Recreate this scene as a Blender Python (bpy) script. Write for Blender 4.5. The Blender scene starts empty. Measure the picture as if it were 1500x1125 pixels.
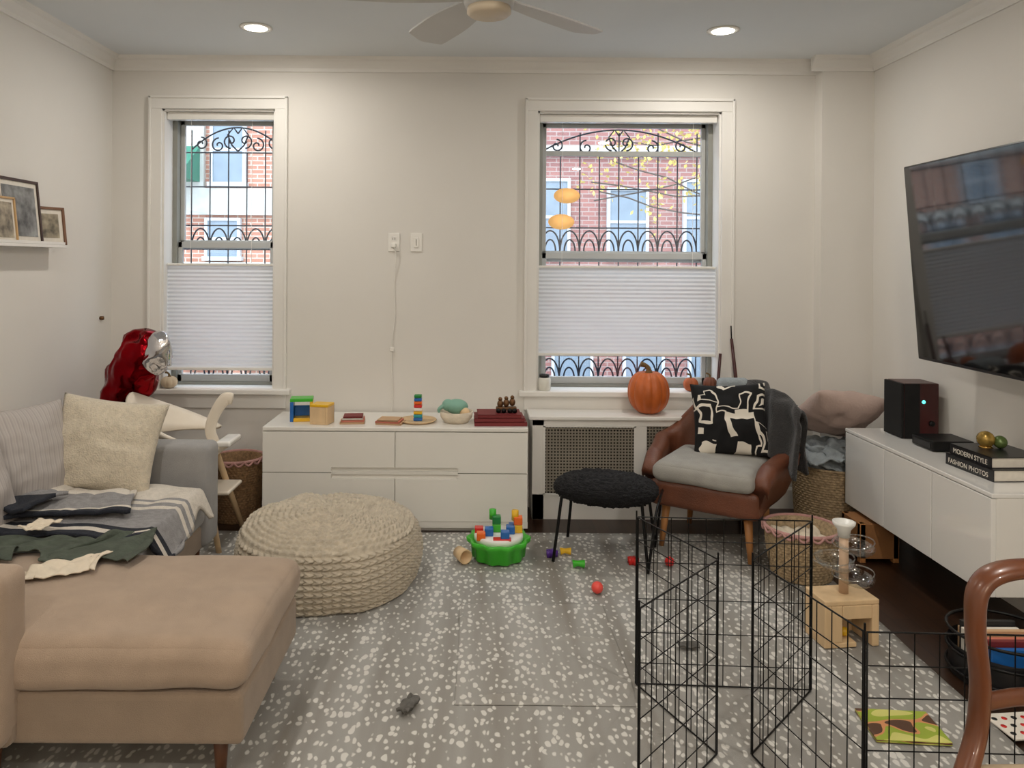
import bpy, bmesh, math, random
from mathutils import Vector, Matrix, noise
random.seed(3)
pi=math.pi
# ---------------------------------------------------------------- helpers
def lin(c):
    out=[]
    for v in c[:3]:
        v=min(255,v)/255.0
        out.append(v/12.92 if v<=0.04045 else ((v+0.055)/1.055)**2.4)
    return (out[0],out[1],out[2],1.0)
def newmat(name):
    m=bpy.data.materials.new(name); m.use_nodes=True
    nt=m.node_tree; b=nt.nodes['Principled BSDF']
    return m,nt,b
def nd(nt,t,**k):
    n=nt.nodes.new(t)
    for a,v in k.items():
        if a in n.inputs.keys(): n.inputs[a].default_value=v
        else: setattr(n,a,v)
    return n
def ramp(nt,stops,interp='LINEAR'):
    r=nt.nodes.new('ShaderNodeValToRGB'); cr=r.color_ramp; cr.interpolation=interp
    while len(cr.elements)<len(stops): cr.elements.new(0.5)
    for e,(p,c) in zip(cr.elements,stops): e.position=p; e.color=c
    return r
def M(name,col,rough=0.6,metal=0.0,var=0.08,scale=6.0,bump=0.0,bscale=80.0,coat=0.0,stretch=None,sheen=0.0,emit=None,es=0,trans=0.0):
    m,nt,b=newmat(name); L=nt.links
    tc=nd(nt,'ShaderNodeTexCoord'); vec=tc.outputs['Object']
    if stretch:
        mp=nd(nt,'ShaderNodeMapping'); mp.inputs['Scale'].default_value=stretch
        L.new(vec,mp.inputs['Vector']); vec=mp.outputs['Vector']
    n=nd(nt,'ShaderNodeTexNoise',Scale=scale,Detail=4.0); L.new(vec,n.inputs['Vector'])
    c=lin(col); a=tuple(max(0,x*(1-var)) for x in c[:3])+(1,); d=tuple(min(1,x*(1+var)) for x in c[:3])+(1,)
    r=ramp(nt,[(0.3,a),(0.7,d)]); L.new(n.outputs['Fac'],r.inputs['Fac']); L.new(r.outputs['Color'],b.inputs['Base Color'])
    b.inputs['Roughness'].default_value=rough; b.inputs['Metallic'].default_value=metal
    b.inputs['Coat Weight'].default_value=coat; b.inputs['Sheen Weight'].default_value=sheen
    b.inputs['Transmission Weight'].default_value=trans
    if emit: b.inputs['Emission Color'].default_value=lin(emit); b.inputs['Emission Strength'].default_value=es
    if bump>0:
        n2=nd(nt,'ShaderNodeTexNoise',Scale=bscale,Detail=3.0); L.new(vec,n2.inputs['Vector'])
        bp=nd(nt,'ShaderNodeBump',Strength=bump,Distance=0.01); L.new(n2.outputs['Fac'],bp.inputs['Height']); L.new(bp.outputs['Normal'],b.inputs['Normal'])
    return m
def G(name,loc=(0,0,0),rot=(0,0,0)):
    e=bpy.data.objects.new(name,None); e.empty_display_size=0.05
    e.location=loc; e.rotation_euler=rot; bpy.context.scene.collection.objects.link(e); return e
def finish(name,me,mat,parent,smooth=False,loc=None,rot=None):
    o=bpy.data.objects.new(name,me); bpy.context.scene.collection.objects.link(o)
    if mat: me.materials.append(mat)
    if parent: o.parent=parent
    if loc: o.location=loc
    if rot: o.rotation_euler=rot
    if smooth:
        for p in me.polygons: p.use_smooth=True
    return o
def mesh(name,v,f,mat,parent=None,smooth=True,loc=None,rot=None):
    me=bpy.data.meshes.new(name); me.from_pydata([tuple(x) for x in v],[],f); me.update()
    return finish(name,me,mat,parent,smooth,loc,rot)
def boxes(name,lst,mat,parent=None,bevel=0.0,loc=None,rot=None,seg=2):
    bm=bmesh.new()
    for (x0,x1,y0,y1,z0,z1) in lst:
        mt=Matrix.Translation(((x0+x1)/2,(y0+y1)/2,(z0+z1)/2))@Matrix.Diagonal((abs(x1-x0),abs(y1-y0),abs(z1-z0),1))
        bmesh.ops.create_cube(bm,size=1,matrix=mt)
    if bevel>0: bmesh.ops.bevel(bm,geom=bm.edges[:],offset=bevel,segments=seg,affect='EDGES',profile=0.5)
    me=bpy.data.meshes.new(name); bm.to_mesh(me); bm.free()
    return finish(name,me,mat,parent,False,loc,rot)
def box(name,x0,x1,y0,y1,z0,z1,mat,parent=None,bevel=0.0,loc=None,rot=None,seg=2):
    return boxes(name,[(x0,x1,y0,y1,z0,z1)],mat,parent,bevel,loc,rot,seg)
def softbox(name,x0,x1,y0,y1,z0,z1,r,mat,parent=None,puff=0.0,n=18,wob=0.0,loc=None,rot=None,seed=0):
    hx,hy,hz=(x1-x0)/2,(y1-y0)/2,(z1-z0)/2; cx,cy,cz=(x0+x1)/2,(y0+y1)/2,(z0+z1)/2
    r=min(r,hx,hy,hz)
    bm=bmesh.new(); bmesh.ops.create_cube(bm,size=2)
    bmesh.ops.subdivide_edges(bm,edges=bm.edges[:],cuts=n,use_grid_fill=True)
    for v in bm.verts:
        u=[math.sin(c*pi/2) for c in v.co]
        p=Vector((u[0]*hx,u[1]*hy,u[2]*hz))
        q=Vector((max(-(hx-r),min(hx-r,p.x)),max(-(hy-r),min(hy-r,p.y)),max(-(hz-r),min(hz-r,p.z))))
        d=p-q
        if d.length>1e-6: p=q+d.normalized()*r
        k=(1-u[0]**2)*(1-u[1]**2)
        p.z+=puff*(k**0.6 if k>0 else 0)*(1 if u[2]>0 else 0)*abs(u[2])
        if wob: p+=Vector((noise.noise((p+Vector((seed,0,0)))*6),noise.noise((p+Vector((0,seed+9,0)))*6),noise.noise((p+Vector((5,0,seed)))*5)))*wob
        v.co=p+Vector((cx,cy,cz))
    me=bpy.data.meshes.new(name); bm.to_mesh(me); bm.free()
    return finish(name,me,mat,parent,True,loc,rot)
def lathe(name,prof,mat,parent=None,c=(0,0,0),seg=48,disp=None,rot=None,smooth=True,cap=True):
    v=[];f=[];n=len(prof)
    for i,(r,z) in enumerate(prof):
        for j in range(seg):
            a=2*pi*j/seg; rr,zz=r,z
            if disp: rr,zz=disp(r,z,a,i)
            v.append((rr*math.cos(a),rr*math.sin(a),zz))
    for i in range(n-1):
        for j in range(seg):
            k=(j+1)%seg; f.append((i*seg+j,i*seg+k,(i+1)*seg+k,(i+1)*seg+j))
    if cap and prof[0][0]>1e-4: f.append(tuple(reversed(range(seg))))
    if cap and prof[-1][0]>1e-4: f.append(tuple((n-1)*seg+j for j in range(seg)))
    return mesh(name,v,f,mat,parent,smooth,loc=c,rot=rot)
def open_lathe(name,prof,mat,parent=None,c=(0,0,0),seg=48,disp=None,rot=None):
    return lathe(name,prof,mat,parent,c,seg,disp,rot,True,False)
def catmull(p,cyc=False,k=8):
    p=[Vector(q) for q in p]; n=len(p); out=[]
    rng=range(n) if cyc else range(n-1)
    for i in rng:
        p0=p[(i-1)%n] if (cyc or i>0) else p[0]; p1=p[i]; p2=p[(i+1)%n]; p3=p[(i+2)%n] if (cyc or i+2<n) else p[-1]
        for j in range(k):
            t=j/k
            out.append(0.5*((2*p1)+(p2-p0)*t+(2*p0-5*p1+4*p2-p3)*t*t+(3*p1-p0-3*p2+p3)*t**3))
    if not cyc: out.append(p[-1])
    return out
def curve(name,splines,r,mat,parent=None,cyclic=False,smoothc=False,res=2,loc=None,rot=None):
    cu=bpy.data.curves.new(name,'CURVE'); cu.dimensions='3D'; cu.bevel_depth=r; cu.bevel_resolution=res; cu.use_fill_caps=True
    for pts in splines:
        if smoothc: pts=catmull(pts,cyclic)
        s=cu.splines.new('POLY'); s.points.add(len(pts)-1)
        for i,p in enumerate(pts): s.points[i].co=(p[0],p[1],p[2],1)
        s.use_cyclic_u=cyclic; s.use_smooth=True
    o=bpy.data.objects.new(name,cu); bpy.context.scene.collection.objects.link(o)
    cu.materials.append(mat)
    if parent: o.parent=parent
    if loc: o.location=loc
    if rot: o.rotation_euler=rot
    return o
def sweep(name,pts,w,mat,parent=None,seg=20,sm=True,disp=None,loc=None,rot=None,up=(0,0,1)):
    P=[Vector((*p,)) for p in pts]; k=8
    if sm:
        Q=catmull(P,False,k); W=[]
        for i in range(len(P)-1):
            for j in range(k):
                t=j/k; W.append((w[i][0]*(1-t)+w[i+1][0]*t,w[i][1]*(1-t)+w[i+1][1]*t))
        W.append(w[-1])
    else: Q=P;W=w
    v=[];f=[];n=len(Q)
    for i,q in enumerate(Q):
        t=(Q[min(i+1,n-1)]-Q[max(i-1,0)]).normalized()
        s=t.cross(Vector(up)); s=s.normalized() if s.length>1e-4 else Vector((1,0,0))
        u=s.cross(t).normalized()
        for j in range(seg):
            a=2*pi*j/seg
            p=q+s*math.cos(a)*W[i][0]+u*math.sin(a)*W[i][1]
            if disp: p=disp(p)
            v.append(p)
    for i in range(n-1):
        for j in range(seg):
            kk=(j+1)%seg; f.append((i*seg+j,i*seg+kk,(i+1)*seg+kk,(i+1)*seg+j))
    f.append(tuple(reversed(range(seg)))); f.append(tuple((n-1)*seg+j for j in range(seg)))
    return mesh(name,v,f,mat,parent,True,loc,rot)
def prism(name,poly,axis,a,b,mat,parent=None):
    n=len(poly)
    def mk(p,t): return {'x':(t,p[0],p[1]),'y':(p[0],t,p[1]),'z':(p[0],p[1],t)}[axis]
    v=[mk(p,a) for p in poly]+[mk(p,b) for p in poly]
    f=[(i,(i+1)%n,n+(i+1)%n,n+i) for i in range(n)]+[tuple(reversed(range(n))),tuple(range(n,2*n))]
    o=mesh(name,v,f,mat,parent,False)
    bm=bmesh.new(); bm.from_mesh(o.data); bmesh.ops.recalc_face_normals(bm,faces=bm.faces[:]); bm.to_mesh(o.data); bm.free()
    return o
def cyl(name,p0,p1,r0,r1,mat,parent=None,seg=20):
    p0,p1=Vector(p0),Vector(p1)
    up=(0,1,0) if abs((p1-p0).normalized().z)>0.9 else (0,0,1)
    return sweep(name,[p0,p1],[(r0,r0),(r1,r1)],mat,parent,seg,False,up=up)
def sphere(name,c,r,mat,parent=None,sc=(1,1,1),disp=0,fr=8,sub=3,rot=None):
    bm=bmesh.new(); bmesh.ops.create_icosphere(bm,subdivisions=sub,radius=1)
    for v in bm.verts:
        d=1+disp*noise.noise(v.co*fr*0.3+Vector(c)*7)
        v.co=Vector((v.co.x*sc[0],v.co.y*sc[1],v.co.z*sc[2]))*r*d
    me=bpy.data.meshes.new(name); bm.to_mesh(me); bm.free()
    return finish(name,me,mat,parent,True,loc=c,rot=rot)
def pillow(name,w,h,t,mat,parent=None,loc=(0,0,0),rot=(0,0,0),n=36,wr=0.012,seed=0):
    v=[];f=[]
    for s in (1,-1):
        for i in range(n+1):
            for j in range(n+1):
                u=2*i/n-1; q=2*j/n-1
                x=w/2*u*(1-0.07*(1-q*q)); z=h/2*q*(1-0.07*(1-u*u))
                k=max(0,(1-abs(u)**2.2)*(1-abs(q)**2.2))**0.5
                y=s*(t/2*k)+wr*k*(noise.noise(Vector((u*2+seed,q*2,s*3)))*2+.5*noise.noise(Vector((u*5+seed,q*5,s*3))))
                v.append((x,y,z))
    N=(n+1)**2
    for s in (0,1):
        for i in range(n):
            for j in range(n):
                a=s*N+i*(n+1)+j; q=(a,a+n+1,a+n+2,a+1)
                f.append(q if s else tuple(reversed(q)))
    o=mesh(name,v,f,mat,parent,True,loc,rot)
    bm=bmesh.new(); bm.from_mesh(o.data); bmesh.ops.remove_doubles(bm,verts=bm.verts[:],dist=0.0005); bm.to_mesh(o.data); bm.free()
    for p in o.data.polygons: p.use_smooth=True
    return o
def cloth(name,parent,mat,x0,x1,y0,y1,zf,amp=0.02,fr=9,n=60,warp=0.06,seed=0,th=0.006,rz=0,bands=None,axis=1,rag=1.0):
    v=[];f=[];mi=[];cx,cy=(x0+x1)/2,(y0+y1)/2
    for i in range(n+1):
        for j in range(n+1):
            x=x0+(x1-x0)*i/n; y=y0+(y1-y0)*j/n
            a=x-cx;b=y-cy; x=cx+a*math.cos(rz)-b*math.sin(rz); y=cy+a*math.sin(rz)+b*math.cos(rz)
            wx=warp*noise.noise(Vector((x*4+seed,y*4,1))); wy=warp*noise.noise(Vector((x*4,y*4+seed,5)))
            x2,y2=x+wx*1.6,y+wy*1.6
            nn=noise.noise(Vector((x*fr+seed,y*fr*0.6,2)))+0.5*rag*noise.noise(Vector((x*fr*2.3,y*fr*2,seed)))
            z=zf(x2,y2)+0.006+amp*max(0,abs(nn)*1.6)
            v.append((x2,y2,z))
    for i in range(n):
        for j in range(n):
            a=i*(n+1)+j; f.append((a,a+n+1,a+n+2,a+1))
            if bands:
                t=((j if axis==1 else i)+.5)/n
                mi.append(next((m for e,m in bands if t<=e),bands[-1][1]))
    mats=mat if isinstance(mat,list) else [mat]
    o=mesh(name,v,f,mats[0],parent,True)
    for m in mats[1:]: o.data.materials.append(m)
    if bands:
        for p,m in zip(o.data.polygons,mi): p.material_index=m
    s=o.modifiers.new('th','SOLIDIFY'); s.thickness=th; s.offset=1
    return o
def pumpkin(name,c,R,h,mat,stemmat,ribs=10,stem=0.05,sr=0.012):
    g=G(name,c); v=[];f=[];ns=ribs*8;nr=22
    for i in range(nr+1):
        ph=pi*i/nr
        for j in range(ns):
            a=2*pi*j/ns
            rib=1-0.09*(1-abs(math.sin(a*ribs/2)))**1.5
            rr=R*math.sin(ph)**0.75*rib if 0<i<nr else 0.0
            z=h/2*math.cos(ph)
            if ph<pi/2: z-=h*0.10*max(0,1-(rr/(R*0.5)))**1.5
            v.append((rr*math.cos(a),rr*math.sin(a),z+h/2))
    for i in range(nr):
        for j in range(ns):
            k=(j+1)%ns; f.append((i*ns+j,(i+1)*ns+j,(i+1)*ns+k,i*ns+k))
    mesh('body',v,f,mat,g)
    sweep('stem',[(0,0,h*0.86),(0.0,0,h*0.95+stem*.3),(-stem*0.25,0,h*0.92+stem*0.8),(-stem*0.8,0,h*0.92+stem)],[(sr*2,sr*2),(sr,sr),(sr*.8,sr*.8),(sr*1.1,sr*1.1)],stemmat,g,seg=10,up=(0,1,0))
    return g

# ---------------------------------------------------------------- materials
m_wall=M('wall_paint',(226,223,217),0.85,var=0.02,scale=2,bump=0.05,bscale=200)
m_ceil=M('ceiling_paint',(222,226,228),0.9,var=0.015,scale=2)
m_trim=M('trim_paint',(232,230,225),0.5,var=0.02,scale=3)
m_white=M('white_lacquer',(238,236,230),0.25,var=0.015,scale=3,coat=0.3)
m_whitegloss=M('white_gloss',(240,239,235),0.08,var=0.01,scale=2,coat=0.6)
m_gap=M('shadow_gap',(120,115,105),0.7)
m_winframe=M('window_frame_metal',(142,142,134),0.5,var=0.05,scale=10)
m_sash=M('sash_paint',(186,188,186),0.5,var=0.04)
m_iron=M('wrought_iron',(44,52,66),0.5,metal=0.2,bump=0.2)
m_black=M('black_metal',(14,14,15),0.4,metal=0.5)
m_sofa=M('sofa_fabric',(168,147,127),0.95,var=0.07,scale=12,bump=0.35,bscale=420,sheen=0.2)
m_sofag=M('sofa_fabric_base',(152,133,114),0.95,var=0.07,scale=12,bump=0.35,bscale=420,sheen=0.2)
m_sofac=M('sofa_fabric_daylit',(156,155,154),0.95,var=0.07,scale=12,bump=0.35,bscale=420,sheen=0.2)  # same sofa fabric, cool window daylight put into the colour
m_legwood=M('walnut_leg',(95,58,35),0.4,var=0.25,scale=20,stretch=(1,1,.15))
m_beech=M('beech_wood',(220,190,148),0.5,var=0.12,scale=14,stretch=(1,1,.2))
m_oak=M('oak_leg',(176,122,72),0.45,var=0.15,scale=14,stretch=(1,1,.2))
m_leather=M('brown_leather',(104,60,40),0.40,var=0.22,scale=7,bump=0.25,bscale=160)
m_greycush=M('grey_cushion',(160,158,152),0.95,var=0.08,scale=14,bump=0.3,bscale=300)
m_knit=M('knit_wool',(198,187,168),0.95,var=0.15,scale=30,bump=0.5,bscale=220)
m_wicker=M('wicker',(166,144,112),0.8,var=0.35,scale=60,bump=0.5,bscale=120)
m_wicker2=M('dark_wicker',(136,106,74),0.8,var=0.35,scale=60,bump=0.5,bscale=120)
m_pink=M('pink_rope',(186,142,136),0.85,var=0.12,scale=30,bump=.4)
m_fur=M('black_sheepskin',(13,13,17),0.85,var=0.5,scale=60,bump=1.0,bscale=160)
m_cream=M('cream_boucle',(216,205,184),0.98,var=0.1,scale=50,bump=0.9,bscale=150,sheen=.3)
m_pumpkin=M('pumpkin_skin',(194,98,40),0.42,var=0.22,scale=9,bump=0.12,bscale=40)
m_pump2=M('small_pumpkin_skin',(184,98,54),0.5,var=0.2,scale=20)
m_wpump=M('white_pumpkin_skin',(214,196,168),0.5,var=0.08)
m_stem=M('pumpkin_stem',(112,88,52),0.8,var=0.3,scale=30,bump=.4)
m_redfoil=M('red_foil',(128,5,16),0.17,metal=0.95,var=0.3,scale=9,bump=0.35,bscale=12)
m_silver=M('silver_foil',(215,215,220),0.14,metal=1.0,var=0.1,bump=0.5,bscale=16)
m_plastic={k:M('toy_'+k,c,0.3,var=0.03) for k,c in dict(green=(66,184,48),dgreen=(30,130,60),red=(208,40,36),blue=(36,104,180),yellow=(236,186,40),orange=(236,106,30),purple=(90,50,150),white=(235,235,230),teal=(40,150,160),coral=(240,84,74)).items()}
m_mint=M('mint_toy',(130,176,158),0.5,var=.05)
m_redbook=M('red_book',(120,36,38),0.6,var=.1)
m_blackbook=M('black_book',(26,26,28),0.35,var=.1)
m_paper=M('paper',(226,220,208),0.8,var=.05,scale=40)
m_bronze=M('bronze',(110,78,50),0.4,metal=0.6,var=.2)
m_chairwood=M('carved_mahogany',(108,60,32),0.32,var=0.25,scale=10,stretch=(1,1,.25),coat=0.3)
m_pinkcloth=M('pink_linen',(188,166,156),0.95,var=0.08,scale=10,bump=.3)
m_darkthrow=M('charcoal_throw',(46,45,45),0.98,var=0.2,scale=30,bump=.7,bscale=120,sheen=.2)
m_greythrow=M('grey_blue_fabric',(150,158,162),0.98,var=0.15,scale=20,bump=.5)
m_greencloth=M('sage_cloth',(76,84,74),0.98,var=0.2,scale=20,bump=.4)
m_sock=M('grey_knit',(100,98,94),0.98,var=0.2,scale=30,bump=.5)
m_creamcloth=M('cream_cloth',(222,210,190),0.98,var=0.08,scale=20,bump=.4)
m_navy=M('navy_knit',(38,42,52),.98,var=.2,scale=40,bump=.6,bscale=200)
m_gknit=M('grey_knit_band',(148,147,148),.98,var=.15,scale=40,bump=.6,bscale=200)
m_cknit=M('cream_knit_band',(218,211,200),.98,var=.08,scale=40,bump=.6,bscale=200)
m_tvframe=M('tv_frame',(20,20,22),0.3)
m_tv=M('tv_screen',(10,11,13),0.06,var=0.05)
m_tv.node_tree.nodes['Principled BSDF'].inputs['Specular IOR Level'].default_value=0.9
m_fan=M('fan_white',(200,200,198),0.5,var=.02)
m_brass=M('brass',(200,160,90),0.25,metal=1)
m_redwood=M('speaker_redwood',(62,18,17),0.35,var=.25,scale=9,stretch=(1,1,.3))
m_blackcloth=M('speaker_cloth',(9,9,10),0.9,bump=.4,bscale=400)
m_lamp=M('lamp_lens',(255,245,225),0.5,emit=(255,246,228),es=14)

def brickmat(name,c1,c2,mo,ax='XZ',bw=.22,rh=.075,ms=.012):
    m,nt,b=newmat(name);L=nt.links
    tc=nd(nt,'ShaderNodeTexCoord');sp=nd(nt,'ShaderNodeSeparateXYZ');cb=nd(nt,'ShaderNodeCombineXYZ')
    L.new(tc.outputs['Object'],sp.inputs[0]);L.new(sp.outputs[ax[0]],cb.inputs[0]);L.new(sp.outputs[ax[1]],cb.inputs[1])
    br=nd(nt,'ShaderNodeTexBrick');L.new(cb.outputs[0],br.inputs['Vector'])
    br.inputs['Color1'].default_value=lin(c1);br.inputs['Color2'].default_value=lin(c2);br.inputs['Mortar'].default_value=lin(mo)
    br.inputs['Scale'].default_value=1;br.inputs['Brick Width'].default_value=bw;br.inputs['Row Height'].default_value=rh;br.inputs['Mortar Size'].default_value=ms
    L.new(br.outputs['Color'],b.inputs['Base Color'])
    b.inputs['Roughness'].default_value=.9
    return m,nt,b,br,L,tc
m_brick=brickmat('brick_red',(158,108,100),(138,94,90),(162,146,140),ms=.008)[0]  # both brick tones paled, outdoor haze put into the colour
m_brick2=brickmat('brick_orange',(180,126,106),(166,112,92),(192,178,164),ms=.009)[0]
m_floor,nt,b,br,L,tc=brickmat('dark_wood_floor',(66,42,28),(50,32,20),(20,12,8),'YX',1.1,.085,.002)
b.inputs['Roughness'].default_value=.35
mp=nd(nt,'ShaderNodeMapping');mp.inputs['Scale'].default_value=(30,2,1);L.new(tc.outputs['Object'],mp.inputs[0])
nz=nd(nt,'ShaderNodeTexNoise',Scale=1.5,Detail=5.0);L.new(mp.outputs[0],nz.inputs['Vector'])
mx=nd(nt,'ShaderNodeMix',data_type='RGBA',blend_type='MULTIPLY');mx.inputs[0].default_value=.6
L.new(br.outputs['Color'],mx.inputs[6]);L.new(nz.outputs['Fac'],mx.inputs[7]);L.new(mx.outputs[2],b.inputs['Base Color'])
# rug: antelope print, small evenly spread dashes
def rugmat(name,light=1.0):
    m,nt,b=newmat(name);L=nt.links
    tc=nd(nt,'ShaderNodeTexCoord')
    nz=nd(nt,'ShaderNodeTexNoise',Scale=26.0,Detail=1.0);L.new(tc.outputs['Object'],nz.inputs['Vector'])
    off=nd(nt,'ShaderNodeVectorMath',operation='MULTIPLY_ADD');L.new(nz.outputs['Color'],off.inputs[0]);off.inputs[1].default_value=(.024,.024,0);L.new(tc.outputs['Object'],off.inputs[2])
    mp=nd(nt,'ShaderNodeMapping');mp.inputs['Scale'].default_value=(1.42,0.80,1);L.new(off.outputs[0],mp.inputs[0])
    mb=nd(nt,'ShaderNodeMapping');mb.inputs['Scale'].default_value=(4.6,0.30,1);L.new(tc.outputs['Object'],mb.inputs[0])
    nb=nd(nt,'ShaderNodeTexNoise',Scale=1.3,Detail=3.0);L.new(mb.outputs[0],nb.inputs['Vector'])
    base=ramp(nt,[(0.34,lin((166*light,165*light,161*light))),(0.5,lin((153*light,151*light,146*light))),(0.66,lin((134*light,129*light,121*light)))]);L.new(nb.outputs['Fac'],base.inputs['Fac'])
    vo=nd(nt,'ShaderNodeTexVoronoi',Scale=28.0);vo.inputs['Randomness'].default_value=.75;L.new(mp.outputs[0],vo.inputs['Vector'])
    sp=nd(nt,'ShaderNodeSeparateColor');L.new(vo.outputs['Color'],sp.inputs[0])
    ma=nd(nt,'ShaderNodeMath',operation='MULTIPLY_ADD');L.new(sp.outputs[0],ma.inputs[0]);ma.inputs[1].default_value=.16;ma.inputs[2].default_value=.27
    bm_=nd(nt,'ShaderNodeMath',operation='MULTIPLY_ADD');L.new(nb.outputs['Fac'],bm_.inputs[0]);bm_.inputs[1].default_value=-.55;bm_.inputs[2].default_value=.27
    ad=nd(nt,'ShaderNodeMath',operation='ADD');L.new(ma.outputs[0],ad.inputs[0]);L.new(bm_.outputs[0],ad.inputs[1])
    su=nd(nt,'ShaderNodeMath',operation='SUBTRACT');L.new(ad.outputs[0],su.inputs[0]);L.new(vo.outputs['Distance'],su.inputs[1])
    st=nd(nt,'ShaderNodeMath',operation='MULTIPLY',use_clamp=True);L.new(su.outputs[0],st.inputs[0]);st.inputs[1].default_value=10
    mx=nd(nt,'ShaderNodeMix',data_type='RGBA');L.new(st.outputs[0],mx.inputs[0]);L.new(base.outputs[0],mx.inputs[6]);mx.inputs[7].default_value=lin((214,212,206))
    L.new(mx.outputs[2],b.inputs['Base Color']);b.inputs['Roughness'].default_value=.95
    nf=nd(nt,'ShaderNodeTexNoise',Scale=300.0);bp=nd(nt,'ShaderNodeBump',Strength=.3,Distance=.004);L.new(tc.outputs['Object'],nf.inputs['Vector']);L.new(nf.outputs['Fac'],bp.inputs['Height']);L.new(bp.outputs[0],b.inputs['Normal'])
    return m
m_rug=rugmat('antelope_rug');m_mat=rugmat('printed_play_mat',1.03)
# bold brush print: chebychev cells give blocky strokes
m_bw,nt,b=newmat('brush_print');L=nt.links
tc=nd(nt,'ShaderNodeTexCoord')
nz=nd(nt,'ShaderNodeTexNoise',Scale=9.0,Detail=1.0);L.new(tc.outputs['Object'],nz.inputs['Vector'])
off=nd(nt,'ShaderNodeVectorMath',operation='MULTIPLY_ADD');L.new(nz.outputs['Color'],off.inputs[0]);off.inputs[1].default_value=(.10,.10,.10);L.new(tc.outputs['Object'],off.inputs[2])
sx=nd(nt,'ShaderNodeSeparateXYZ');cx_=nd(nt,'ShaderNodeCombineXYZ');L.new(off.outputs[0],sx.inputs[0]);L.new(sx.outputs['X'],cx_.inputs[0]);L.new(sx.outputs['Z'],cx_.inputs[1])
vo=nd(nt,'ShaderNodeTexVoronoi',Scale=8.5,distance='CHEBYCHEV');L.new(cx_.outputs[0],vo.inputs['Vector'])
K_=lin((15,15,17));W_=lin((226,219,206))
r=ramp(nt,[(0,W_),(.10,K_),(.24,W_),(.34,K_),(.52,W_),(.58,K_)],'CONSTANT');L.new(vo.outputs['Distance'],r.inputs['Fac']);L.new(r.outputs[0],b.inputs['Base Color']);b.inputs['Roughness'].default_value=.95
def stripes(name,stops,vecscale,interp='CONSTANT',coord='Object',axis=0,rep=False,rough=.95):
    m,nt,b=newmat(name);L=nt.links
    tc=nd(nt,'ShaderNodeTexCoord');sp=nd(nt,'ShaderNodeSeparateXYZ');L.new(tc.outputs[coord],sp.inputs[0])
    ma=nd(nt,'ShaderNodeMath',operation='MULTIPLY');L.new(sp.outputs[axis],ma.inputs[0]);ma.inputs[1].default_value=vecscale
    o=ma.outputs[0]
    if rep:
        fr=nd(nt,'ShaderNodeMath',operation='FRACT');L.new(o,fr.inputs[0]);o=fr.outputs[0]
    r=ramp(nt,[(p,lin(c)) for p,c in stops],interp);L.new(o,r.inputs['Fac']);L.new(r.outputs[0],b.inputs['Base Color']);b.inputs['Roughness'].default_value=rough
    return m
m_stripe=stripes('striped_pillow',[(0,(172,165,162)),(.35,(186,180,176)),(.5,(164,158,155)),(.8,(180,174,170))],45,'LINEAR',rep=True)
m_shade,nt,b=newmat('cellular_shade');L=nt.links
b.inputs['Base Color'].default_value=lin((240,241,242));b.inputs['Roughness'].default_value=.9
tr=nd(nt,'ShaderNodeBsdfTranslucent');tr.inputs[0].default_value=lin((236,240,242))
ns=nd(nt,'ShaderNodeTexNoise',Scale=90.0);tc=nd(nt,'ShaderNodeTexCoord');L.new(tc.outputs['Object'],ns.inputs['Vector'])
ms=nd(nt,'ShaderNodeMixShader');ms.inputs[0].default_value=.38;L.new(b.outputs[0],ms.inputs[1]);L.new(tr.outputs[0],ms.inputs[2]);L.new(ms.outputs[0],nt.nodes['Material Output'].inputs[0])
def glassmat(name,fac,col=(1,1,1,1),rough=0.0):
    m,nt,b=newmat(name);L=nt.links;nt.nodes.remove(b)
    t=nd(nt,'ShaderNodeBsdfTransparent');t.inputs[0].default_value=col
    g=nd(nt,'ShaderNodeBsdfGlossy');g.inputs['Roughness'].default_value=rough
    s=nd(nt,'ShaderNodeMixShader');s.inputs[0].default_value=fac;L.new(t.outputs[0],s.inputs[1]);L.new(g.outputs[0],s.inputs[2]);L.new(s.outputs[0],nt.nodes['Material Output'].inputs[0]);return m
m_glass=glassmat('window_glass',.08,(.93,.97,1,1),.0)
m_acrylic=glassmat('clear_acrylic',.22,(.9,.92,.92,1),.08)
m_grille=M('radiator_grille',(150,143,130),.5,metal=.2)

# ---------------------------------------------------------------- room shell
XL,XR,YB,YF,ZC=-2.29,2.42,4.8,-2.0,2.79
box('floor',XL-.1,XR+.1,YF,5.0,-.12,0,m_floor)
box('ceiling',XL-.1,XR+.1,YF,5.05,ZC,ZC+.15,m_ceil)
box('wall_left',XL-.15,XL,YF,5.05,0,ZC,m_wall)
box('wall_right',XR,XR+.15,YF,5.05,0,ZC,m_wall)
box('wall_rear',XL,XR,YF-.15,YF,0,ZC,m_wall)
WL=(-1.975,-1.27);WR=(.37,1.515);ZS=.705;ZT=2.47
boxes('wall_back',[(XL,WL[0],YB,5.05,0,ZC),(WL[0],WL[1],YB,5.05,0,ZS),(WL[0],WL[1],YB,5.05,ZT,ZC),(WL[1],WR[0],YB,5.05,0,ZC),(WR[0],WR[1],YB,5.05,0,ZS),(WR[0],WR[1],YB,5.05,ZT,ZC),(WR[1],XR,YB,5.05,0,ZC)],m_wall)
box('wall_column',2.10,XR,4.70,YB,0,ZC,m_wall)
def crown(u0,s):
    return [(u0,ZC),(u0,ZC-.085),(u0+s*.012,ZC-.085),(u0+s*.016,ZC-.065),(u0+s*.03,ZC-.05),(u0+s*.045,ZC-.025),(u0+s*.06,ZC-.018),(u0+s*.07,ZC)]
prism('trim_1',crown(YB,-1),'x',XL,2.10,m_trim)
prism('trim_2',crown(4.70,-1),'x',2.03,XR,m_trim)
prism('trim_3',crown(XL,1),'y',YF,YB,m_trim)
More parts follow.
